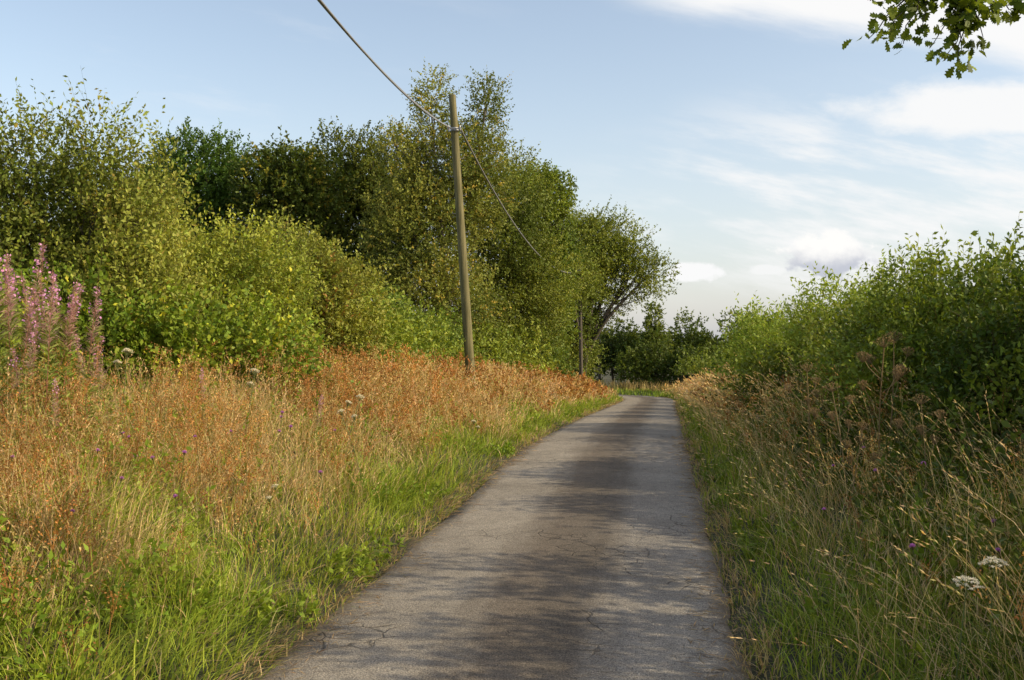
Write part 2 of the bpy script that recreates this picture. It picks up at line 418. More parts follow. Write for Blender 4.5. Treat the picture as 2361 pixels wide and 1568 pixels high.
def rusty(seed):
    r = np.random.default_rng(seed); acc = Acc()
    P, u = scatter('L', [(3.2, 8, .5, 4.2, 56), (8, 14, .6, 6.5, 44), (14, 24, .6, 6, 24), (24, 50, .6, 4, 10)], r)
    pn = noise2(P[:, 0], P[:, 1], .8, 77)
    keep = r.uniform(0, 1, len(P)) < (.04 + .96 * sm(1.0, 2.1, brownness(P, u))) * sm(-.8, .5, pn); P, u = P[keep], u[keep]
    Pr, ur = scatter('R', [(4, 12, .8, 2.8, 5), (12, 40, .6, 2.4, 4)], r)
    P = np.concatenate([P, Pr]); u = np.concatenate([u, ur]); n = len(P); d = P[:, 1]
    h = r.uniform(.35, .88, n) * (.7 + .3 * sm(.6, 2.2, u))
    f = np.clip(.45 + .45 * noise2(P[:, 0], P[:, 1], .9, 75) + r.normal(0, .2, n), 0, 1)
    C = jitter(mixcol(RUST2, RUST, f), r, .3)
    gold = r.uniform(0, 1, n) < .25; C[gold] = c(.5, .36, .14)
    lean = r.normal(0, .22, (n, 2))
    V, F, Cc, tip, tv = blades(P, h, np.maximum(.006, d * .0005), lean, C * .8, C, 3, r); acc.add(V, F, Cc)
    nb = 7
    Pb = np.repeat(P, nb, 0); hb = np.repeat(h, nb); lb = np.repeat(lean, nb, 0); db = np.repeat(d, nb); Cb = np.repeat(C, nb, 0)
    t = r.uniform(.3, .95, len(Pb))
    q = Pb.copy(); q[:, :2] += lb * (hb * t ** 1.7)[:, None]; q[:, 2] += hb * t
    bl = r.uniform(.08, .28, len(q))
    bd = r.normal(0, .6, (len(q), 2))
    V, F, Cc, tip, tv = blades(q, bl, np.maximum(.004, db * .0004), bd, Cb, Cb, 2, r); acc.add(V, F, Cc)
    m = 10
    t = r.uniform(.4, 1, (len(q), m)); base = q[:, None] * (1 - t[..., None]) + tip[:, None] * t[..., None]
    base = (base + r.normal(0, .012, base.shape)).reshape(-1, 3)
    dirs = nrm(r.normal(size=base.shape) + np.array([0, 0, .5]))
    dq = np.repeat(db, m)
    V, F, Cc = leafquads(base, dirs, np.maximum(.018, dq * .0019), np.maximum(.01, dq * .0012), jitter(np.repeat(Cb, m, 0), r, .4), r=r)
    acc.add(V, F, Cc)
    return acc
add('rusty_seeding_herbs', rusty(41).mesh('rusty_seeding_herbs', M_grass), kind='stuff')

def undergrowth(seed):
    r = np.random.default_rng(seed); acc = Acc()
    for side, bands, hh in (('L', [(9, 16, 4.0, 7.5, 36), (16, 34, 3.0, 6.0, 26), (34, 54, 2.2, 5, 14)], .85),
                            ('R', [(2.5, 12, 1.1, 4.6, 55), (12, 24, 1.0, 4, 32), (24, 52, .8, 3.6, 14)], 1.05)):
        P, u = scatter(side, bands, r); n = len(P); d = P[:, 1]
        L = hh * r.uniform(.4, 1.25, n)
        if side == 'R': L *= .4 + .6 * sm(1.1, 2.6, u + .6 * noise2(P[:, 0], P[:, 1], .8, 57))
        dr = nrm(np.column_stack([r.normal(0, .4, (n, 2)), np.ones(n)]))
        C = mixcol(c(.1, .15, .02), c(.24, .3, .035), np.clip(.5 + .5 * noise2(P[:, 0], P[:, 1], .6, 55) + r.normal(0, .15, n), 0, 1))
        if side == 'R': C *= .55  # right side tinted darker, imitating the shade at the hedge foot
        near = d < 16
        for msk, ll, k in ((near, .07, 15), (~near, .1, 13)):
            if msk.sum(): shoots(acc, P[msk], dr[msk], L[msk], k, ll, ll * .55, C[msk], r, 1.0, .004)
    return acc
add('hedge_foot_undergrowth', undergrowth(51).mesh('hedge_foot_undergrowth', M_leaf), kind='stuff')

r = np.random.default_rng(61); acc = Acc()
for side in 'LR':
    P, u = scatter(side, [(2, 8, -.26, .12, 400), (8, 18, -.2, .12, 260), (18, 45, -.1, .12, 90)], r)
    P[:, 2] = np.maximum(P[:, 2], zr(P[:, 1])) + r.uniform(.004, .02, len(P))
    a = r.uniform(0, 6.28, len(P)); D = nrm(np.stack([np.cos(a), np.sin(a), r.uniform(-.03, .1, len(P))], 1))
    C = jitter(mixcol(c(.16, .1, .05), STRAW2, r.uniform(0, 1, len(P)) ** 1.2), r, .3)
    V, F, Cc = leafquads(P, D, r.uniform(.03, .16, len(P)), np.maximum(.005, P[:, 1] * .0006), C, 3, r)
    acc.add(V, F, Cc)
add('dead_grass_litter', acc.mesh('dead_grass_litter', M_grass), kind='stuff')

# ------------------------------------------------------------------ trees and shrubs
def tree(name, label, cat, base, blobs, leaf, cols, lai=4.6, shoot=.45, k=9, upb=.5, trunk_r=.07, stems=3, mat=None, seed=1,
         group=None, spread=.8, lump=.26, bark=None, gapt=-.75, long=.07):
    r = np.random.default_rng(seed)
    bx, by = base; bz = float(gz(np.array([bx]), np.array([by]))[0]) - .03
    root = add(name, None, loc=(bx, by, bz), label=label, category=cat)
    if group: root['group'] = group
    acc = Acc(); ll, lw = leaf; area = ll * lw * .5
    B = np.array([b[:6] for b in blobs], float); dens = np.array([b[6] if len(b) > 6 else 1. for b in blobs])
    for b_, dn in zip(B, dens):
        cc, R = b_[:3], b_[3:]
        n = int(lai * dn * PI * R[0] * R[2] / area / k * 1.2)
        d = nrm(r.normal(size=(n, 3)))
        q = r.uniform(0, 1, n) ** .38 * .92
        P = cc + d * R * q[:, None]
        lm = 1 + lump * noise3(cc + d * R, .8, seed % 7) + .14 * noise3(cc + d * R, 2.6, seed % 5)
        P = cc + (P - cc) * lm[:, None]
        gap = noise3(P, 1.5 if ll < .1 else .75, 3 + seed % 4)
        keep = (gap > gapt) & (P[:, 2] > bz + .1)
        P, d = P[keep], d[keep]; n = len(P)
        out = nrm(d * (1 / R) * R.mean())
        dr = nrm(out * .8 + np.array([0, 0, upb]) + r.normal(size=(n, 3)) * .35)
        L = shoot * r.uniform(.5, 1.3, n) * (1 + .7 * (r.uniform(0, 1, n) < long))
        f = np.clip(.45 + .45 * noise3(P, .7 if ll < .1 else .4, 8 + seed % 3) + r.normal(0, .15, n), 0, 1)
        C = mixcol(np.array(cols[0]), np.array(cols[1]), f)
        if len(cols) > 2:
            m = r.uniform(0, 1, n) < cols[3]; C[m] = np.array(cols[2])
        if n: shoots(acc, P, dr, L, k, ll, lw, C, r, .6, max(.002, ll * .025), spread)
    add('crown', acc.mesh(name + '_crown', M_leaf, (bx, by, bz)), root)
    t = Acc()
    ctr = B[:, :3].mean(0)
    fork = np.array([bx, by, bz]) + (np.array([ctr[0], ctr[1], ctr[2]]) - np.array([bx, by, bz])) * .35
    if stems == 1:
        tube(t, curve3((bx, by, bz - .1), fork, (.08, 0, 0), 6, r, .02), np.linspace(trunk_r * 1.25, trunk_r * .85, 6), c(.1, .1, .1), 9)
    for i in range(len(B)):
        cc, R = B[i, :3], B[i, 3:]
        s0 = fork if stems == 1 else np.array([bx + r.normal(0, .15), by + r.normal(0, .15), bz - .05])
        e = cc + np.array([0, 0, R[2] * .2])
        pts = curve3(s0, e, r.normal(0, .05, 3) * np.linalg.norm(e - s0), 8, r, .03)
        r0 = trunk_r * (.75 if stems == 1 else .6)
        tube(t, pts, np.linspace(r0, r0 * .22, 8), c(.1, .1, .1), 6)
        for j in range(9):
            a0 = pts[r.integers(4, 8)]
            dd = nrm(r.normal(size=3) + np.array([0, 0, .35]))
            tube(t, curve3(a0, cc + dd * R * .72, r.normal(0, .08, 3), 5, r, .02), np.linspace(r0 * .22, r0 * .06, 5), c(.1, .1, .1), 4)
    add('trunk', t.mesh(name + '_trunk', bark or M_bark, (bx, by, bz), True), root)
    return root
SAL = [(.155, .195, .03), (.34, .355, .06)]
BRI = [(.15, .2, .025), (.4, .42, .055)]
DRK = [(.05, .078, .012), (.14, .175, .025)]
MID = [(.09, .13, .02), (.23, .26, .045)]
tree('willow_shrub', 'tall upright goat willow shrub with leafy shoots behind the verge', 'shrub', (-5.7, 13),
     [(-6.0, 13, 3.5, .6, .7, 1.1), (-5.28, 13, 3.4, .36, .5, 1.15), (-4.72, 13.1, 3.0, .42, .6, 1.1), (-6.9, 13, 3.4, .75, .8, 1.1),
      (-6.3, 13, 2.1, 1.5, 1.1, 1.4), (-5.0, 13, 2.0, .95, .9, 1.25), (-7.8, 13, 2.4, 1, 1, 1.7)],
     (.068, .036), SAL + [(.36, .3, .06), .03], seed=101, shoot=.5, upb=1.1, stems=4, lai=4.4, long=.12, lump=.3)
tree('willow_shrub', 'broad yellowish green willow shrub beside the taller willow', 'shrub', (-4.9, 16),
     [(-5.6, 15.6, 2.3, 1.1, 1.1, 1.5), (-4.6, 16, 2.2, 1.0, 1.1, 1.5), (-3.9, 16.4, 2.0, .8, 1, 1.35), (-6.6, 16.3, 2.6, 1.1, 1, 1.6)],
     (.074, .036), BRI, seed=102, shoot=.48, upb=.8, lump=.34, long=.12)
tree('bramble_bush', 'low bright green bramble and hazel thicket above the brown verge', 'bush', (-3.9, 12.5),
     [(-4.9, 12.1, 1.6, .8, .7, .9), (-4.0, 12.4, 1.5, .8, .7, .9), (-3.2, 13.0, 1.4, .65, .7, .85), (-5.8, 11.6, 1.6, .8, .7, 1.0)],
     (.07, .048), [(.14, .21, .02), (.4, .45, .04), (.55, .52, .05), .05], seed=103, shoot=.36, upb=.5, trunk_r=.03, lump=.38, long=.12)
tree('willow_shrub', 'rounded dense sallow bush with olive leaves and dark hollow base', 'shrub', (-3.7, 19),
     [(-3.95, 19, 2.75, 1.0, 1.0, 1.2), (-3.15, 19, 2.35, .7, .9, 1.2), (-4.6, 19.2, 2.3, .9, .9, 1.3), (-3.6, 19, 1.7, 1.1, .8, .9)],
     (.075, .042), [(.12, .15, .025), (.3, .31, .05), (.36, .2, .05), .03], seed=104, shoot=.44, upb=.6, lump=.34)
tree('hedge_bush', 'low leafy hedge bush trailing along the verge', 'bush', (-2.9, 23.5),
     [(-3.1, 21.2, 1.7, .95, 1.3, 1.2), (-2.9, 23.2, 1.75, .9, 1.3, 1.15), (-2.5, 25.4, 1.55, .85, 1.3, 1.05), (-2.1, 27.4, 1.4, .85, 1.2, .95)],
     (.095, .058), [(.14, .2, .025), (.35, .4, .05)], seed=105, shoot=.4, trunk_r=.04, lump=.34, long=.1)
tree('hedge_bush', 'low leafy hedge bush behind the utility pole', 'bush', (-1.5, 31),
     [(-1.8, 30, 1.05, .95, 1.4, 1.15), (-.7, 33.5, .95, 1.1, 1.5, 1.3), (.3, 37.5, .7, 1.1, 1.6, 1.4)],
     (.12, .072), [(.13, .18, .022), (.3, .34, .045)], seed=106, shoot=.42, trunk_r=.05, lump=.32)
tree('hedge_bush', 'hedge bush beneath the overhanging trees beside the lane', 'bush', (1.2, 42.5),
     [(1.0, 41.5, .6, 1.2, 1.6, 1.6), (1.6, 45.5, .5, 1.1, 1.6, 1.5)],
     (.13, .08), [(.09, .135, .018), (.21, .26, .035)], seed=107, shoot=.45, trunk_r=.05)
tree('ash_tree', 'rounded dark green ash tree behind the willows', 'tree', (-11.3, 38),
     [(-11.4, 38, 7.5, 2.0, 1.9, 2.2), (-12.9, 38, 6.8, 1.5, 1.6, 2.0), (-9.9, 38, 7.0, 1.5, 1.5, 2.0), (-11.5, 37.6, 4.2, 2.8, 2, 2.8), (-14.5, 38, 5.5, 1.6, 1.6, 2.6)],
     (.14, .068), [(.07, .13, .018), (.18, .26, .03)], seed=108, shoot=.38, trunk_r=.22, stems=1, lump=.26, lai=5.4)
tree('oak_tree', 'dark oak tree with yellowing patches behind the willows', 'tree', (-7.8, 36),
     [(-7.9, 36, 7.1, 1.5, 1.5, 1.8), (-8.7, 36, 6.3, 1.2, 1.3, 1.8), (-7.1, 36, 6.4, 1.3, 1.4, 1.9), (-7.9, 35.6, 3.8, 2.3, 1.8, 2.6)],
     (.125, .08), DRK + [(.3, .26, .03), .1], seed=109, shoot=.36, trunk_r=.22, stems=1, lai=5.6, lump=.28)
tree('alder_tree', 'dark alder tree with ragged crown behind the rounded bush', 'tree', (-5.8, 38),
     [(-6.7, 38, 7.4, 1.25, 1.3, 1.9), (-5.3, 38, 7.7, 1.25, 1.3, 1.9), (-4.3, 38, 6.9, 1.2, 1.3, 2.2), (-5.8, 37.6, 4.4, 2.4, 1.8, 2.9)],
     (.11, .07), [(.06, .09, .013), (.18, .2, .03)], seed=110, shoot=.42, trunk_r=.2, stems=1, upb=.8, lump=.26, lai=5.4)
tree('birch_tree', 'tall silver birch with airy twin tops and olive gold leaves', 'tree', (-2.1, 34.5),
     [(-2.75, 34.5, 9.5, .6, .7, 1.5, .6), (-.85, 34.8, 9.5, .58, .7, 1.5, .6), (-3.7, 34, 8.0, .75, .8, 1.0, .8), (-1.8, 34.5, 7.8, 1.6, 1.4, 1.3, 1),
      (-1.8, 34.5, 6.5, 1.9, 1.6, 1.6), (-3.4, 34, 5.2, 1.7, 1.6, 2.3), (-2.4, 33.5, 2.9, 2.2, 1.7, 2.1)],
     (.088, .058), [(.14, .17, .03), (.31, .315, .06), (.5, .38, .07), .05], seed=111, shoot=.5, trunk_r=.15, stems=1, lai=4.8, upb=.35, spread=1.0, lump=.2, bark=M_birch)
tree('sallow_tree', 'dense olive green sallow tree behind the utility pole', 'tree', (.1, 38.2),
     [(-.35, 37.8, 6.0, 1.8, 1.7, 2.6), (.75, 38.5, 3.6, 1.6, 1.6, 2.4), (-.9, 37.6, 3.0, 1.5, 1.5, 2.2)],
     (.1, .062), [(.12, .155, .025), (.3, .32, .05)], seed=114, shoot=.42, trunk_r=.12, stems=1, lai=5, upb=.35, spread=1.0, lump=.3)
tree('oak_tree', 'dark green oak with a level branch reaching over the lane side', 'tree', (1.0, 47),
     [(.6, 47, 8.6, 1.6, 1.5, 1.5), (1.75, 47, 9.0, 1.1, .8, .5, 1.1), (1.75, 47, 8.0, 1.1, 1, .7, 1), (1.0, 47, 6.8, 1.8, 1.6, 2.3), (1.85, 47, 5.7, 1.2, 1.5, 2.1), (1.4, 46.8, 3.3, 1.6, 1.7, 2.6)],
     (.14, .088), [(.08, .125, .015), (.22, .27, .035)], seed=112, shoot=.4, trunk_r=.18, stems=1, upb=.2, lai=5.2)
tree('sallow_tree', 'leaning sallow tree arching over the lane with wispy outer twigs', 'tree', (3.4, 54),
     [(3.0, 54, 6.6, 1.8, 1.9, 2.6), (4.5, 54, 6.9, 1.4, 1.5, 1.7), (3.6, 53.8, 4.4, 1.8, 1.6, 2.2), (5.4, 54, 6.4, 1.3, 1.3, 1.7, .9), (6.6, 54, 6.0, 1.2, 1.3, 1.5, .5), (7.5, 54, 5.2, 1.0, 1.1, 1.3, .4), (6.2, 54, 4.9, 1.3, 1.1, 1.1, .5),
      (2.7, 53.6, 2.0, 1.9, 1.5, 2.3), (4.7, 54.5, 3.6, 1.0, 1, 1.3, .8), (3.2, 50.4, 4.8, 1.0, 1.2, 1.6)],
     (.12, .072), [(.12, .16, .025), (.31, .34, .055)], seed=113, shoot=.55, trunk_r=.2, stems=1, lai=4.8, upb=.3, spread=1., lump=.3)
far = [('hawthorn_tree', 'dark hawthorn tree at the bend of the lane', (7.2, 70.5), [(6.8, 70.5, 1.1, 1.7, 1.6, 1.7), (8.2, 71, .9, 1.5, 1.4, 2.0)], DRK),
       ('holly_tree', 'small pointed green tree at the bend of the lane', (9.5, 69), [(9.5, 69, 3.5, .38, .6, 1.0), (9.4, 69, 2.4, .7, .8, 1.0), (9.7, 69, 1.2, 1.1, 1.1, 1.4), (9.0, 69, .8, 1.1, 1.1, 1.4)], MID),
       ('willow_tree', 'pale feathery willow tree beyond the bend of the lane', (12.2, 72), [(12.2, 72, 1.9, 1.3, 1.5, 1.6, .8), (13.3, 72, 1.2, 1.2, 1.4, 1.6), (11.4, 72, .8, 1.1, 1.4, 1.7)], MID),
       ('hawthorn_tree', 'round dark hawthorn tree beyond the hedge', (16.3, 70), [(16.1, 70, 2.0, 1.9, 1.8, 1.7), (17.7, 70, 1.6, 1.5, 1.6, 1.9), (16.4, 70, .2, 2.3, 1.8, 1.8)], DRK),
       ('hedge_bush', 'dark bush closing the view at the bend', (10.5, 64.5), [(7.9, 66, -.1, 1.3, 1.3, 1.5), (9.3, 65.5, 0, 1.5, 1.3, 1.6), (11.2, 64.5, 0, 1.6, 1.4, 1.6), (13, 63, 0, 1.7, 1.5, 1.6)], DRK),
       ('hedge_bush', 'dark bush behind the lane bend', (3.0, 74), [(4.9, 74, .8, 2.3, 1.8, 2.6), (1, 76, .6, 2.6, 1.8, 2.4)], DRK)]
for i, (nm, lb, bs, bl, cl) in enumerate(far):
    tree(nm, lb, 'tree' if 'tree' in nm else 'bush', bs, bl, (.18, .115), cl, seed=130 + i, shoot=.45, trunk_r=.15, upb=.6)
RG = 'shrubs of the hedge'
HG = [(.065, .105, .013), (.29, .35, .04)]  # leaf colours darkened to put the hedge face's shade into them
tree('willow_shrub', 'large dense dark willow shrub with sunlit top shoots', 'shrub', (5.2, 11.2),
     [(4.75, 11.2, 1.65, .85, .9, 1.05), (5.6, 11.0, 1.75, .9, 1.0, 1.0), (4.75, 12.6, 1.45, .8, .9, 1.05), (4.5, 11, .95, .85, .9, .8)],
     (.07, .033), HG, seed=120, shoot=.34, upb=.8, group=RG, lai=5.8, lump=.32, long=.06)
tree('willow_shrub', 'dense willow shrub with upright leafy shoots beside the verge', 'shrub', (5.5, 9.2),
     [(4.8, 9.6, 1.5, .8, .9, .95), (5.3, 8.3, 1.5, .85, .9, 1.0), (6.2, 9.3, 1.6, .9, .9, 1.05), (5.3, 6.9, 1.5, .8, .7, 1.1), (4.5, 9.2, 1.0, .7, .9, .7)],
     (.07, .033), HG, seed=121, shoot=.32, upb=.8, group=RG, lai=5.8, lump=.3, long=.05)
tree('willow_shrub', 'unseen willow shrub continuing the hedge, airy tops added to shade the road', 'shrub', (5.3, 3.8),
     [(5.2, 5.3, 1.7, .8, .7, 1.1), (5.3, 6.1, 2.9, .7, .5, .8, .4), (5.3, 4.4, 2.8, .7, .5, .9, .4), (5.2, 3.4, 1.5, .8, .8, 1.0), (5.3, 1.2, 1.6, .9, 1.0, 1.2), (5.2, -.8, 1.4, .8, 1, 1.1)],
     (.09, .05), HG, seed=127, shoot=.42, upb=.9, group=RG, lai=4, lump=.34)  # hedge run out of view; airy tops added to throw shadow streaks on the road
tree('ash_shrub', 'fresh light green ash shrub lit by the sun above the hedge', 'shrub', (5.8, 19),
     [(5.8, 19, 1.85, .75, 1.1, 1.05), (5.2, 21, 1.5, .7, 1.2, 1.0), (6.6, 17.8, 1.9, .75, 1, 1.15)],
     (.095, .036), [(.18, .26, .03), (.42, .49, .075)], seed=122, shoot=.42, upb=.9, group=RG, lump=.36, long=.1)
tree('hedge_bush', 'dark shaded hedge bush of hawthorn and bramble', 'bush', (5.0, 15),
     [(4.9, 14.8, 1.1, .75, 1.1, .9), (5.5, 16.4, 1.25, .8, 1.1, 1.0), (4.6, 17.8, .9, .65, 1.1, .75)],
     (.075, .047), [(.05, .08, .012), (.22, .26, .03)], seed=123, shoot=.36, group=RG, lump=.4)
tree('hedge_bush', 'green hedge bush following the lane edge downhill', 'bush', (6.6, 28.5),
     [(6.1, 25.5, 1.0, .85, 1.5, 1.0), (6.9, 28.5, .9, .9, 1.5, 1.1), (7.5, 32, .6, .9, 1.7, 1.2)],
     (.11, .068), [(.11, .16, .02), (.32, .38, .045)], seed=124, shoot=.38, group=RG, lump=.36)
tree('hedge_bush', 'hedge bush following the lane edge towards the bend', 'bush', (8.9, 41),
     [(8.4, 37, .3, 1.0, 2.0, 1.2), (9.3, 42, .0, 1.0, 2.3, 1.3), (10.3, 48, -.3, 1.1, 2.6, 1.3), (10.6, 54, -.4, 1.3, 2.6, 1.4), (10.6, 59, -.4, 1.3, 2.4, 1.4)],
     (.14, .09), [(.07, .11, .015), (.2, .24, .03)], seed=125, shoot=.45, group=RG)
r = np.random.default_rng(5); acc = Acc(); n = 9000
x = r.uniform(-120, 160, n); P = np.stack([x, 130 + r.uniform(0, 8, n), -2 + r.uniform(0, 1, n) * (3.6 + 1.2 * noise2(x, 0 * x, .05, 2))], 1)
shoots(acc, P, nrm(r.normal(size=(n, 3)) + c(0, 0, .6)), np.full(n, 1.2), 5, .7, .45, mixcol(c(.05, .07, .02), c(.12, .14, .04), r.uniform(0, 1, n)), r)
add('distant_woodland', acc.mesh('distant_woodland', M_leaf), kind='stuff')

# ------------------------------------------------------------------ overhanging oak
def oak_leaf_outline():
    L = [(0, 0), (.04, .12), (.16, .2), (.10, .3), (.26, .42), (.15, .5), (.32, .64), (.18, .72), (.26, .86), (.1, .9), (0, 1.0)]
    return np.array(L + [(-a, b2) for a, b2 in L[-2:0:-1]])
def oak():
    r = np.random.default_rng(9); bx, by = 7.4, 1.2; bz = float(gz(np.array([bx]), np.array([by]))[0])
    root = add('oak_tree', None, loc=(bx, by, bz), label='oak tree beside the lane with a leafy branch hanging overhead', category='tree')
    t = Acc(); tube(t, curve3((bx, by, bz - .1), (bx + .1, by, 5.2), (.15, 0, 0), 8, r, .02), np.linspace(.3, .17, 8), c(.1,.1,.1), 10)
    limb = curve3((bx + .05, by, 3.2), (3.0, 5.3, 4.0), (0, .2, .5), 10, r, .03); tube(t, limb, np.linspace(.12, .03, 10), c(.1,.1,.1), 7)
    acc = []; Cs = []
    ol = oak_leaf_outline(); k = len(ol)
    ends = [(1.74, 5.0, 3.27), (1.84, 5.0, 3.29), (1.93, 5.05, 3.26), (2.12, 5.0, 3.19), (2.2, 5.05, 3.19), (2.24, 5.1, 3.24), (2.3, 5.0, 3.28), (1.8, 4.95, 3.44), (2.0, 5.0, 3.32), (2.1, 5.1, 3.28),
            (2.35, 5.0, 3.40), (2.5, 5.1, 3.45), (1.95, 5.1, 3.42), (2.18, 5.0, 3.36), (2.05, 5.2, 3.44), (2.65, 5.1, 3.48), (2.3, 4.9, 3.48), (1.88, 4.9, 3.52)]
    hub = np.array([2.25, 5.1, 3.62])
    tube(t, curve3(limb[-1], hub, (0, 0, .05), 6, r, .01), np.linspace(.028, .012, 6), c(.1,.1,.1), 6)
    for e in ends:
        e = np.array(e); p = curve3(hub + r.normal(0, .04, 3), e, r.normal(0, .04, 3) + c(0, 0, .04), 8, r, .008)
        tube(t, p, np.linspace(.007, .002, 8), c(.1,.1,.1), 5)
        for i in range(36):
            q = p[r.integers(2, 8)] + r.normal(0, .03, 3)
            D = nrm((e - hub) / np.linalg.norm(e - hub) * .5 + r.normal(0, .6, 3)); n0 = nrm(r.normal(size=3) * 1.1 + c(.3, -.3, .6))
            sd = nrm(np.cross(D, n0)); up = np.cross(sd, D); Lf = r.uniform(.045, .076)
            w = ol[:, :1] * sd * Lf * 1.2 + ol[:, 1:] * D * Lf + up * Lf * (.25 * np.abs(ol[:, :1]) - .15 * ol[:, 1:] ** 2)
            acc.append(q + w); Cs.append(np.repeat([(mixcol(c(.06, .1, .01), c(.3, .36, .035), r.uniform(0, 1, 1))[0]) * r.uniform(.7, 1.25)], k, 0))
    V = np.array(acc) - np.array([bx, by, bz]); F = np.arange(len(acc) * k).reshape(-1, k)
    add('overhanging_foliage', mesh_from('oak_branch_leaves', V, F, M_leaf, np.array(Cs)), root)
    cr = Acc()
    for (cx_, cy_, cz_, R) in ((8.0, -.2, 6.0, 1.5), (7.0, -1.2, 5.6, 1.2), (9.0, .2, 5.4, 1.3)):
        n = 420; d = nrm(r.normal(size=(n, 3))); P = c(cx_, cy_, cz_) + d * R * (r.uniform(0, 1, n) ** .4)[:, None]
        shoots(cr, P, nrm(d + r.normal(size=(n, 3)) * .4), np.full(n, .35), 9, .11, .065, mixcol(c(.05, .09, .01), c(.15, .2, .02), r.uniform(0, 1, n)), r, .6, .004)
        tube(t, curve3((bx + .1, by, 4.4), (cx_, cy_, cz_), (0, 0, .1), 5), np.linspace(.1, .03, 5), c(.1,.1,.1), 6)
    add('crown', cr.mesh('oak_crown', M_leaf, (bx, by, bz)), root)
    add('trunk', t.mesh('oak_trunk', M_bark, (bx, by, bz), True), root)
oak()

# ------------------------------------------------------------------ utility poles and cables
def pole(x, y, top, lean, label, steps=True):
    bz = float(gz(np.array([x]), np.array([y]))[0]) - .1
    root = add('utility_pole', None, loc=(x, y, bz), label=label, category='utility pole', group='utility poles along the lane')
    H = top - bz; a = Acc()
    tz = np.linspace(0, 1, 14); pts = np.stack([lean * tz, 0 * tz, H * tz], 1)
    rad = (.12 - .034 * tz) * (1 if steps else .85)
    pts = np.concatenate([pts, pts[-1:] + [[0, 0, .012]]]); rad = np.append(rad, .004)
    tube(a, pts, rad, c(.1,.1,.1), 20)
    add('shaft', a.mesh('pole_shaft', M_pole if steps else M_bark, smooth=True), root)
    b = Acc(); zb = H - .84 if steps else H - .4; xb = lean * zb / H
    ring = np.array([[xb, 0, zb - .04], [xb, 0, zb + .04]]); tube(b, ring, .104, c(.1,.1,.1), 20)
    tube(b, [[xb - .16, -.14, zb], [xb, -.11, zb], [xb + .16, -.14, zb]], .012, c(.1,.1,.1), 8)
    for dx in (-.14, .14): tube(b, [[xb + dx, -.13, zb - .05], [xb + dx, -.13, zb + .0], [xb + dx, -.13, zb + .07]], [.02, .035, .018], c(.1,.1,.1), 10)
    add('cable_bracket', b.mesh('cable_bracket', M_metal, smooth=True), root)
    if steps:
        for i in range(9):
            s = Acc(); zz = H - 1.1 - i * .45; sg = 1 if i % 2 else -1; xx = lean * zz / H
            tube(s, [[xx + sg * .09, 0, zz], [xx + sg * .16, 0, zz], [xx + sg * .175, 0, zz + .012], [xx + sg * .18, 0, zz + .05]], .009, c(.1,.1,.1), 7)
            add('step', s.mesh('pole_step', M_metal, smooth=True), root)
    return root
pole(-.98, 25, 7.78, -.48, 'tall weathered wooden utility pole leaning slightly, standing in the verge grass')
pole(3.4, 50.2, 5.6, -.08, 'dark weathered wooden utility pole standing against the trees', False)
pole(6.0, 70, 3.4, -.1, 'thin dark utility pole standing near the bend of the lane', False)
def cable(a, b, sag, label, thick=.013, n=48):
    t = np.linspace(0, 1, n)[:, None]; a = np.array(a, float); b = np.array(b, float)
    p = a * (1 - t) + b * t; p[:, 2] -= (4 * sag * t * (1 - t))[:, 0]
    ac = Acc(); tube(ac, p - a, thick, c(.1,.1,.1), 7)
    add('overhead_cable', ac.mesh('overhead_cable', M_cable, smooth=True), loc=tuple(a), label=label, category='cable', group='overhead telephone cables')
A1, A2 = (-1.5, 24.84, 6.95), (-1.26, 24.84, 6.95)
cable(A1, (-3.6, -10, 7.1), 1.30, 'grey overhead cable sagging down to the wooden pole', .018)
cable(A1, (-3.4, -10, 7.1), 1.38, 'grey overhead cable sagging down to the wooden pole', .016)
cable(A2, (3.33, 50.06, 5.2), 1.22, 'grey overhead cable sagging between two wooden poles', .022)
cable((3.33, 50.06, 5.2), (5.9, 69.9, 3.0), .8, 'grey overhead cable sagging between two wooden poles', .014)

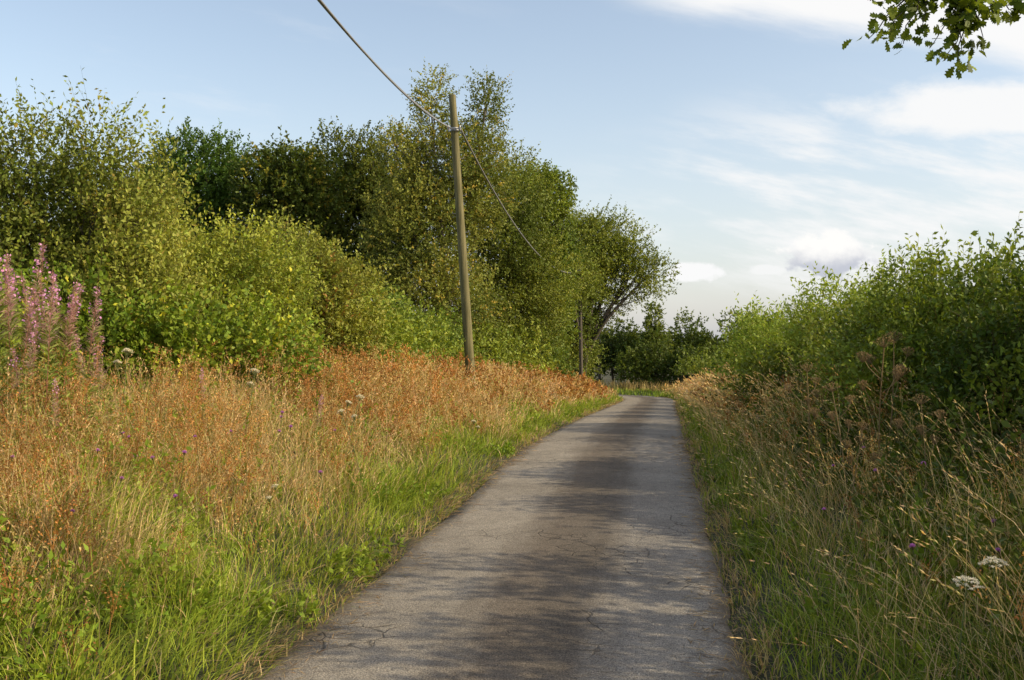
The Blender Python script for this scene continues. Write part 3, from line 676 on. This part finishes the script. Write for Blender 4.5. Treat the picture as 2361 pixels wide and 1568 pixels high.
# ------------------------------------------------------------------ flowering plants
def duplicate(root, parts, loc, rot, sc):
    n = root.copy(); COL.objects.link(n); n.location = loc; n.rotation_euler = rot; n.scale = (sc, sc, sc)
    for p in parts:
        q = p.copy(); q.parent = n; COL.objects.link(q)
def place(root, parts, spots, r, s0=.85, s1=1.15, tilt=.12):
    first = True
    for (x, y, h) in spots:
        z = float(gz(np.array([x]), np.array([y]))[0]); rot = (r.normal(0, tilt), r.normal(0, tilt), r.uniform(0, 6.28)); sc = h * r.uniform(s0, s1)
        if first: root.location = (x, y, z); root.rotation_euler = rot; root.scale = (sc,) * 3; first = False
        else: duplicate(root, parts, (x, y, z), rot, sc)
def willowherb(seed):
    r = np.random.default_rng(seed)
    root = add('willowherb_plant', None, label='tall rosebay willowherb with pink flower spike and reddish seed pods', category='wildflower', group='willowherb plants in the verge')
    st = Acc(); p = curve3((0, 0, -.05), (.05, 0, 1.0), (.03, .015, 0), 8); tube(st, p, np.linspace(.003, .001, 8), c(.3, .13, .08), 6)
    n = 100; t = r.uniform(.15, .76, n); a = r.uniform(0, 6.28, n)
    D = nrm(np.stack([np.cos(a), np.sin(a), .5 + 0 * a], 1)); V, F, C = leafquads(np.stack([.05 * t, 0 * t, t], 1), D, .06, .011, jitter(np.repeat([c(.22, .26, .05)], n, 0), r), 1, r); st.add(V, F, C)
    s = add('stem', st.mesh('willowherb_stem', M_leaf), root)
    fl = Acc(); n = 280; t = r.uniform(.6, .96, n); a = r.uniform(0, 6.28, n); D = nrm(np.stack([np.cos(a), np.sin(a), .6 + 0 * a], 1) + r.normal(0, .45, (n, 3)))
    V, F, C = leafquads(np.stack([.05 * t, 0 * t, t], 1), D, .056 * (1.15 - .75 * (t - .6) / .4) * r.uniform(.5, 1.3, n), .0026, jitter(mixcol(c(.45, .24, .18), c(.64, .42, .36), r.uniform(0, 1, n)), r), 1, r); fl.add(V, F, C)
    n = 26; t = .8 + .19 * r.uniform(0, 1, n); rad = .034 * (1.15 - (t - .8) / .21); a = r.uniform(0, 6.28, n)
    P = np.stack([.05 * t + rad * np.cos(a), rad * np.sin(a), t], 1); D = nrm(r.normal(size=(n, 3)))
    V, F, C = leafquads(P, D, .014, .012, jitter(np.repeat([c(.78, .38, .62)], n, 0), r, .3), 0, r); fl.add(V, F, C)
    f = add('flower_spike', fl.mesh('willowherb_flowers', M_flower), root)
    return root, [s, f]
r = np.random.default_rng(3)
wr, wp = willowherb(1)
place(wr, wp, [(-3.9, 8.0, 1.95), (-4.0, 8.1, 1.8), (-3.76, 8.1, 1.7), (-3.66, 8.0, 1.5), (-3.95, 8.2, 1.6), (-4.1, 8.3, 1.55), (-3.6, 8.2, 1.4), (-3.62, 8.4, 1.65), (-3.7, 8.4, 1.4),
               (-3.85, 7.9, 1.4), (-3.52, 8.4, 1.45), (-4.2, 8.6, 1.85), (-4.0, 7.9, 1.3), (-3.75, 7.7, 1.2), (-4.1, 8.5, 1.7), (-3.95, 8.45, 1.4), (-3.86, 7.7, 1.1), (-3.6, 7.6, 1.0), (-3.5, 8.1, 1.15), (-3.75, 8.25, 1.55), (-4.0, 8.35, 1.45), (-3.85, 8.6, 1.6)], r, .95, 1.05, .12)
wr, wp = willowherb(2)
place(wr, wp, [(-3.35, 8.8, 1.05), (-2.9, 9.8, .95), (-3.6, 8.9, 1.1), (-3.3, 7.4, .9), (-2.0, 10.2, .9)], r, .9, 1.05, .14)
def umbel(name, label, cat, colf, cols_, group, seed, Rr=.055, grains=520, nh=3):
    r = np.random.default_rng(seed); root = add(name, None, label=label, category=cat, group=group)
    st = Acc(); tube(st, curve3((0, 0, -.05), (.03, 0, .93), (.02, 0, 0), 7), np.linspace(.006, .0035, 7), cols_, 6)
    heads = [((.03, 0, .97), Rr), ((.15, .05, .86), Rr * .8), ((-.13, .03, .8), Rr * .75), ((.02, -.14, .74), Rr * .6), ((.1, .1, .68), Rr * .55)][:nh]; parts = []
    for i in range(1, nh):
        tube(st, curve3((.02, 0, .42 + .07 * (nh - i)), heads[i][0], (heads[i][0][0] * .25, 0, 0), 5), .0026, cols_, 5)
    for (h, R) in heads:
        h = np.array(h); fl = Acc()
        for i in range(22):
            a = i * 2.4; rr = R * math.sqrt((i + .5) / 22) * r.uniform(.9, 1.1); e = h + c(rr * math.cos(a), rr * math.sin(a), .02 - rr * rr / R * .55 + r.normal(0, .003))
            tube(fl, curve3(h - c(0, 0, .05), e, (0, 0, -.003), 3), .0012, cols_, 4)
            m = grains // 22; P = e + r.normal(0, R * .075, (m, 3)) * c(1, 1, .5)
            V, F, C = leafquads(P, nrm(r.normal(size=(m, 3)) + c(0, 0, .3)), .008, .007, jitter(np.repeat([np.array(colf)], m, 0), r, .3), 1, r); fl.add(V, F, C)
        parts.append(add('flower_head', fl.mesh(name + '_head', M_flower), root))
    parts.append(add('stem', st.mesh(name + '_stem', M_leaf), root))
    return root, parts
UG = 'white umbel flowers in the verges'
ur, up_ = umbel('wild_carrot_plant', 'cream white umbel wildflower on a thin stem in the grass', 'wildflower', (.85, .78, .55), c(.18, .2, .07), UG, 4, .045, 420, 2)
place(ur, up_, [(-3.4, 8.9, .95), (-1.75, 10.5, .85), (-1.5, 10.4, .8), (-.55, 12.5, .68), (-2.6, 9.8, .95), (-1.6, 7.6, .62)], r, .95, 1.1, .14)
ur, up_ = umbel('wild_carrot_plant', 'creamy white domed umbel flower low among dark grass', 'wildflower', (.85, .8, .62), c(.16, .2, .07), UG, 14, .095, 800, 1)
place(ur, up_, [(1.82, 4.25, .62), (2.02, 4.3, .58)], r, .98, 1.02, .1)
ur, up_ = umbel('hogweed_stalk', 'dead brown hogweed stalk with dry seed umbels by the hedge', 'wild plant', (.34, .23, .1), c(.3, .21, .1), 'dead hogweed stalks by the hedge', 6, .065, 90, 5)
place(ur, up_, [(2.75, 8.4, 1.15), (3.2, 8.9, 1.4), (2.45, 7.6, .95), (3.5, 9.6, 1.4), (3.0, 10.4, 1.2), (2.9, 7.2, 1.0)], r, .92, 1.05, .18)
def knap(seed):
    r = np.random.default_rng(seed); root = add('knapweed_plant', None, label='small mauve knapweed flower on a wiry stem in the grass', category='wildflower', group='knapweed flowers in the verges')
    st = Acc(); tube(st, curve3((0, 0, -.03), (.04, 0, .5), (.02, 0, 0), 6), .0028, c(.16, .18, .05), 5)
    tube(st, [[.04, 0, .495], [.04, 0, .505], [.04, 0, .517]], [.003, .008, .006], c(.12, .09, .04), 8)
    n = 90; d = nrm(r.normal(size=(n, 3)) * c(1, 1, .4) + c(0, 0, .9)); fl = Acc()
    V, F, C = leafquads(np.repeat([c(.04, 0, .512)], n, 0), d, .02, .006, jitter(np.repeat([c(.6, .25, .58)], n, 0), r), 1, r); fl.add(V, F, C)
    return root, [add('stem', st.mesh('knapweed_stem', M_leaf), root), add('flower_head', fl.mesh('knapweed_head', M_flower), root)]
kr, kp = knap(8)
spots = [(xc(y) - HW - u, y, r.uniform(.8, 1.1)) for y, u in zip(r.uniform(5.2, 11, 22), r.uniform(.6, 2.4, 22))] + \
        [(float(xc(y)) + HW + u, y, r.uniform(.7, 1.1)) for y, u in zip(r.uniform(4.2, 9, 8), r.uniform(.5, 1.6, 8))]
place(kr, kp, [(float(a), float(b2), h) for a, b2, h in spots], r, .9, 1.1, .15)

# ------------------------------------------------------------------ sky, sun, camera
EL, AZ = math.radians(29), math.radians(103)
W = bpy.data.worlds.new('World'); S.world = W; W.use_nodes = True
nt = W.node_tree; N = nt.nodes; Lk = nt.links; N.clear()
out = N.new('ShaderNodeOutputWorld'); bg = N.new('ShaderNodeBackground')
sk = N.new('ShaderNodeTexSky'); sk.sky_type = 'NISHITA'; sk.sun_disc = False; sk.sun_elevation = EL; sk.sun_rotation = AZ
sk.air_density = 1.0; sk.dust_density = 1.2; sk.ozone_density = 1.2
tc = N.new('ShaderNodeTexCoord'); sp = N.new('ShaderNodeSeparateXYZ'); Lk.new(tc.outputs['Generated'], sp.inputs[0])
def m_(op, a, b=0.0, cc=0.0):
    n = N.new('ShaderNodeMath'); n.operation = op
    for i, v in enumerate((a, b, cc)):
        if isinstance(v, (int, float)): n.inputs[i].default_value = v
        else: Lk.new(v, n.inputs[i])
    return n.outputs[0]
yy = m_('MAXIMUM', sp.outputs[1], .02)
u = m_('DIVIDE', sp.outputs[0], yy); v = m_('DIVIDE', sp.outputs[2], yy)
def nz(su, sv, sc, det, rot=0., off=0.):
    cb = N.new('ShaderNodeCombineXYZ')
    cr_, sr_ = math.cos(rot), math.sin(rot)
    uu = m_('ADD', m_('MULTIPLY', u, cr_), m_('MULTIPLY', v, sr_)); vv = m_('SUBTRACT', m_('MULTIPLY', v, cr_), m_('MULTIPLY', u, sr_))
    Lk.new(m_('MULTIPLY', uu, su), cb.inputs[0]); Lk.new(m_('MULTIPLY', vv, sv), cb.inputs[1]); cb.inputs[2].default_value = off
    n = N.new('ShaderNodeTexNoise'); n.inputs['Scale'].default_value = sc; n.inputs['Detail'].default_value = det; n.inputs['Roughness'].default_value = .6
    Lk.new(cb.outputs[0], n.inputs[0]); return m_('SUBTRACT', n.outputs[0], .5)
def mr(x, a, b, lo=0., hi=1.):
    n = N.new('ShaderNodeMapRange'); n.interpolation_type = 'SMOOTHSTEP'
    for i, q in enumerate((x, a, b, lo, hi)):
        if isinstance(q, (int, float)): n.inputs[i].default_value = q
        else: Lk.new(q, n.inputs[i])
    return n.outputs[0]
def ell(cu, cv, ru, rv, tilt=0.):
    ct, s_ = math.cos(tilt), math.sin(tilt)
    a = m_('SUBTRACT', u, cu); b = m_('SUBTRACT', v, cv)
    a2 = m_('DIVIDE', m_('ADD', m_('MULTIPLY', a, ct), m_('MULTIPLY', b, s_)), ru); b2 = m_('DIVIDE', m_('SUBTRACT', m_('MULTIPLY', b, ct), m_('MULTIPLY', a, s_)), rv)
    return m_('SUBTRACT', 1, m_('SQRT', m_('ADD', m_('MULTIPLY', a2, a2), m_('MULTIPLY', b2, b2))))
streak = nz(1, 4.5, 4.8, 8, -.2); soft = nz(1, 1.9, 9, 8, 0, 3.); puff = nz(1, 1.3, 34, 8, 0, 5.)
c1 = mr(m_('ADD', m_('SUBTRACT', m_('ADD', v, m_('MULTIPLY', u, .162)), .344), m_('MULTIPLY', streak, .06)), -.012, .028)
c1 = m_('MULTIPLY', c1, mr(u, .06, .2, 0, 1))
c2 = mr(m_('ADD', ell(.5, .226, .2, .036, -.05), m_('MULTIPLY', soft, 1.7)), -.05, .55, 0, .95)
c3 = m_('MULTIPLY', mr(ell(.42, .13, .42, .15), 0, .6), mr(streak, -.08, .15, .05, .95))
c4 = mr(m_('ADD', ell(.31, .084, .052, .026), m_('MULTIPLY', puff, 1.7)), .0, .3)
c5 = mr(m_('ADD', ell(.18, .066, .034, .012), m_('MULTIPLY', puff, 1.6)), .0, .35, 0, 1)
c6 = mr(m_('ADD', ell(.25, .068, .026, .008), m_('MULTIPLY', puff, 1.5)), .0, .5, 0, .8)
c7 = m_('MULTIPLY', mr(streak, .02, .25, 0, .2), mr(u, .1, -.3, 0, 1))
haze = m_('ADD', mr(v, .3, -.02, .1, .58), mr(u, -.2, .6, 0, .1))
tot = c1
for q in (c2, c3, c5, c6, c7): tot = m_('MAXIMUM', tot, q)
tot = m_('MULTIPLY', tot, mr(sp.outputs[1], .02, .2))
def mix(f, a, b):
    n = N.new('ShaderNodeMix'); n.data_type = 'RGBA'
    for i, q in ((0, f), (6, a), (7, b)):
        if isinstance(q, (int, float)): n.inputs[i].default_value = q
        elif isinstance(q, tuple): n.inputs[i].default_value = (*q, 1)
        else: Lk.new(q, n.inputs[i])
    return n.outputs[2]
gn = N.new('ShaderNodeMix'); gn.data_type = 'RGBA'; gn.blend_type = 'MULTIPLY'; gn.inputs[0].default_value = 1; gn.inputs[7].default_value = (2.2, 1.9, 1.66, 1)
Lk.new(sk.outputs[0], gn.inputs[6])
colr = mix(haze, gn.outputs[2], (4.7, 5.3, 6.2))
colr = mix(tot, colr, (7.9, 7.9, 7.9))
cum = mix(mr(m_('ADD', v, m_('MULTIPLY', puff, .03)), .07, .092), (4.7, 4.9, 5.5), (8.3, 8.2, 8.0))
colr = mix(m_('MULTIPLY', c4, mr(sp.outputs[1], .02, .2)), colr, cum)
Lk.new(colr, bg.inputs[0]); bg.inputs[1].default_value = .122
Lk.new(bg.outputs[0], out.inputs[0])

sd = bpy.data.lights.new('sun', 'SUN'); sd.energy = 5.0; sd.angle = math.radians(.5); sd.color = (1, .87, .62)
so = bpy.data.objects.new('sun', sd); COL.objects.link(so)
from mathutils import Vector
tow = Vector((math.cos(EL) * math.sin(AZ), math.cos(EL) * math.cos(AZ), math.sin(EL)))
so.rotation_euler = tow.to_track_quat('Z', 'Y').to_euler(); so.location = (20, -10, 20)
cd = bpy.data.cameras.new('camera'); cam = bpy.data.objects.new('camera', cd); COL.objects.link(cam)
cd.lens = 36; cd.sensor_width = 36; cd.clip_end = 4000; cd.clip_start = .05
cam.location = (0, 0, 1.8); cam.rotation_euler = (PI / 2, 0, 0)
S.camera = cam
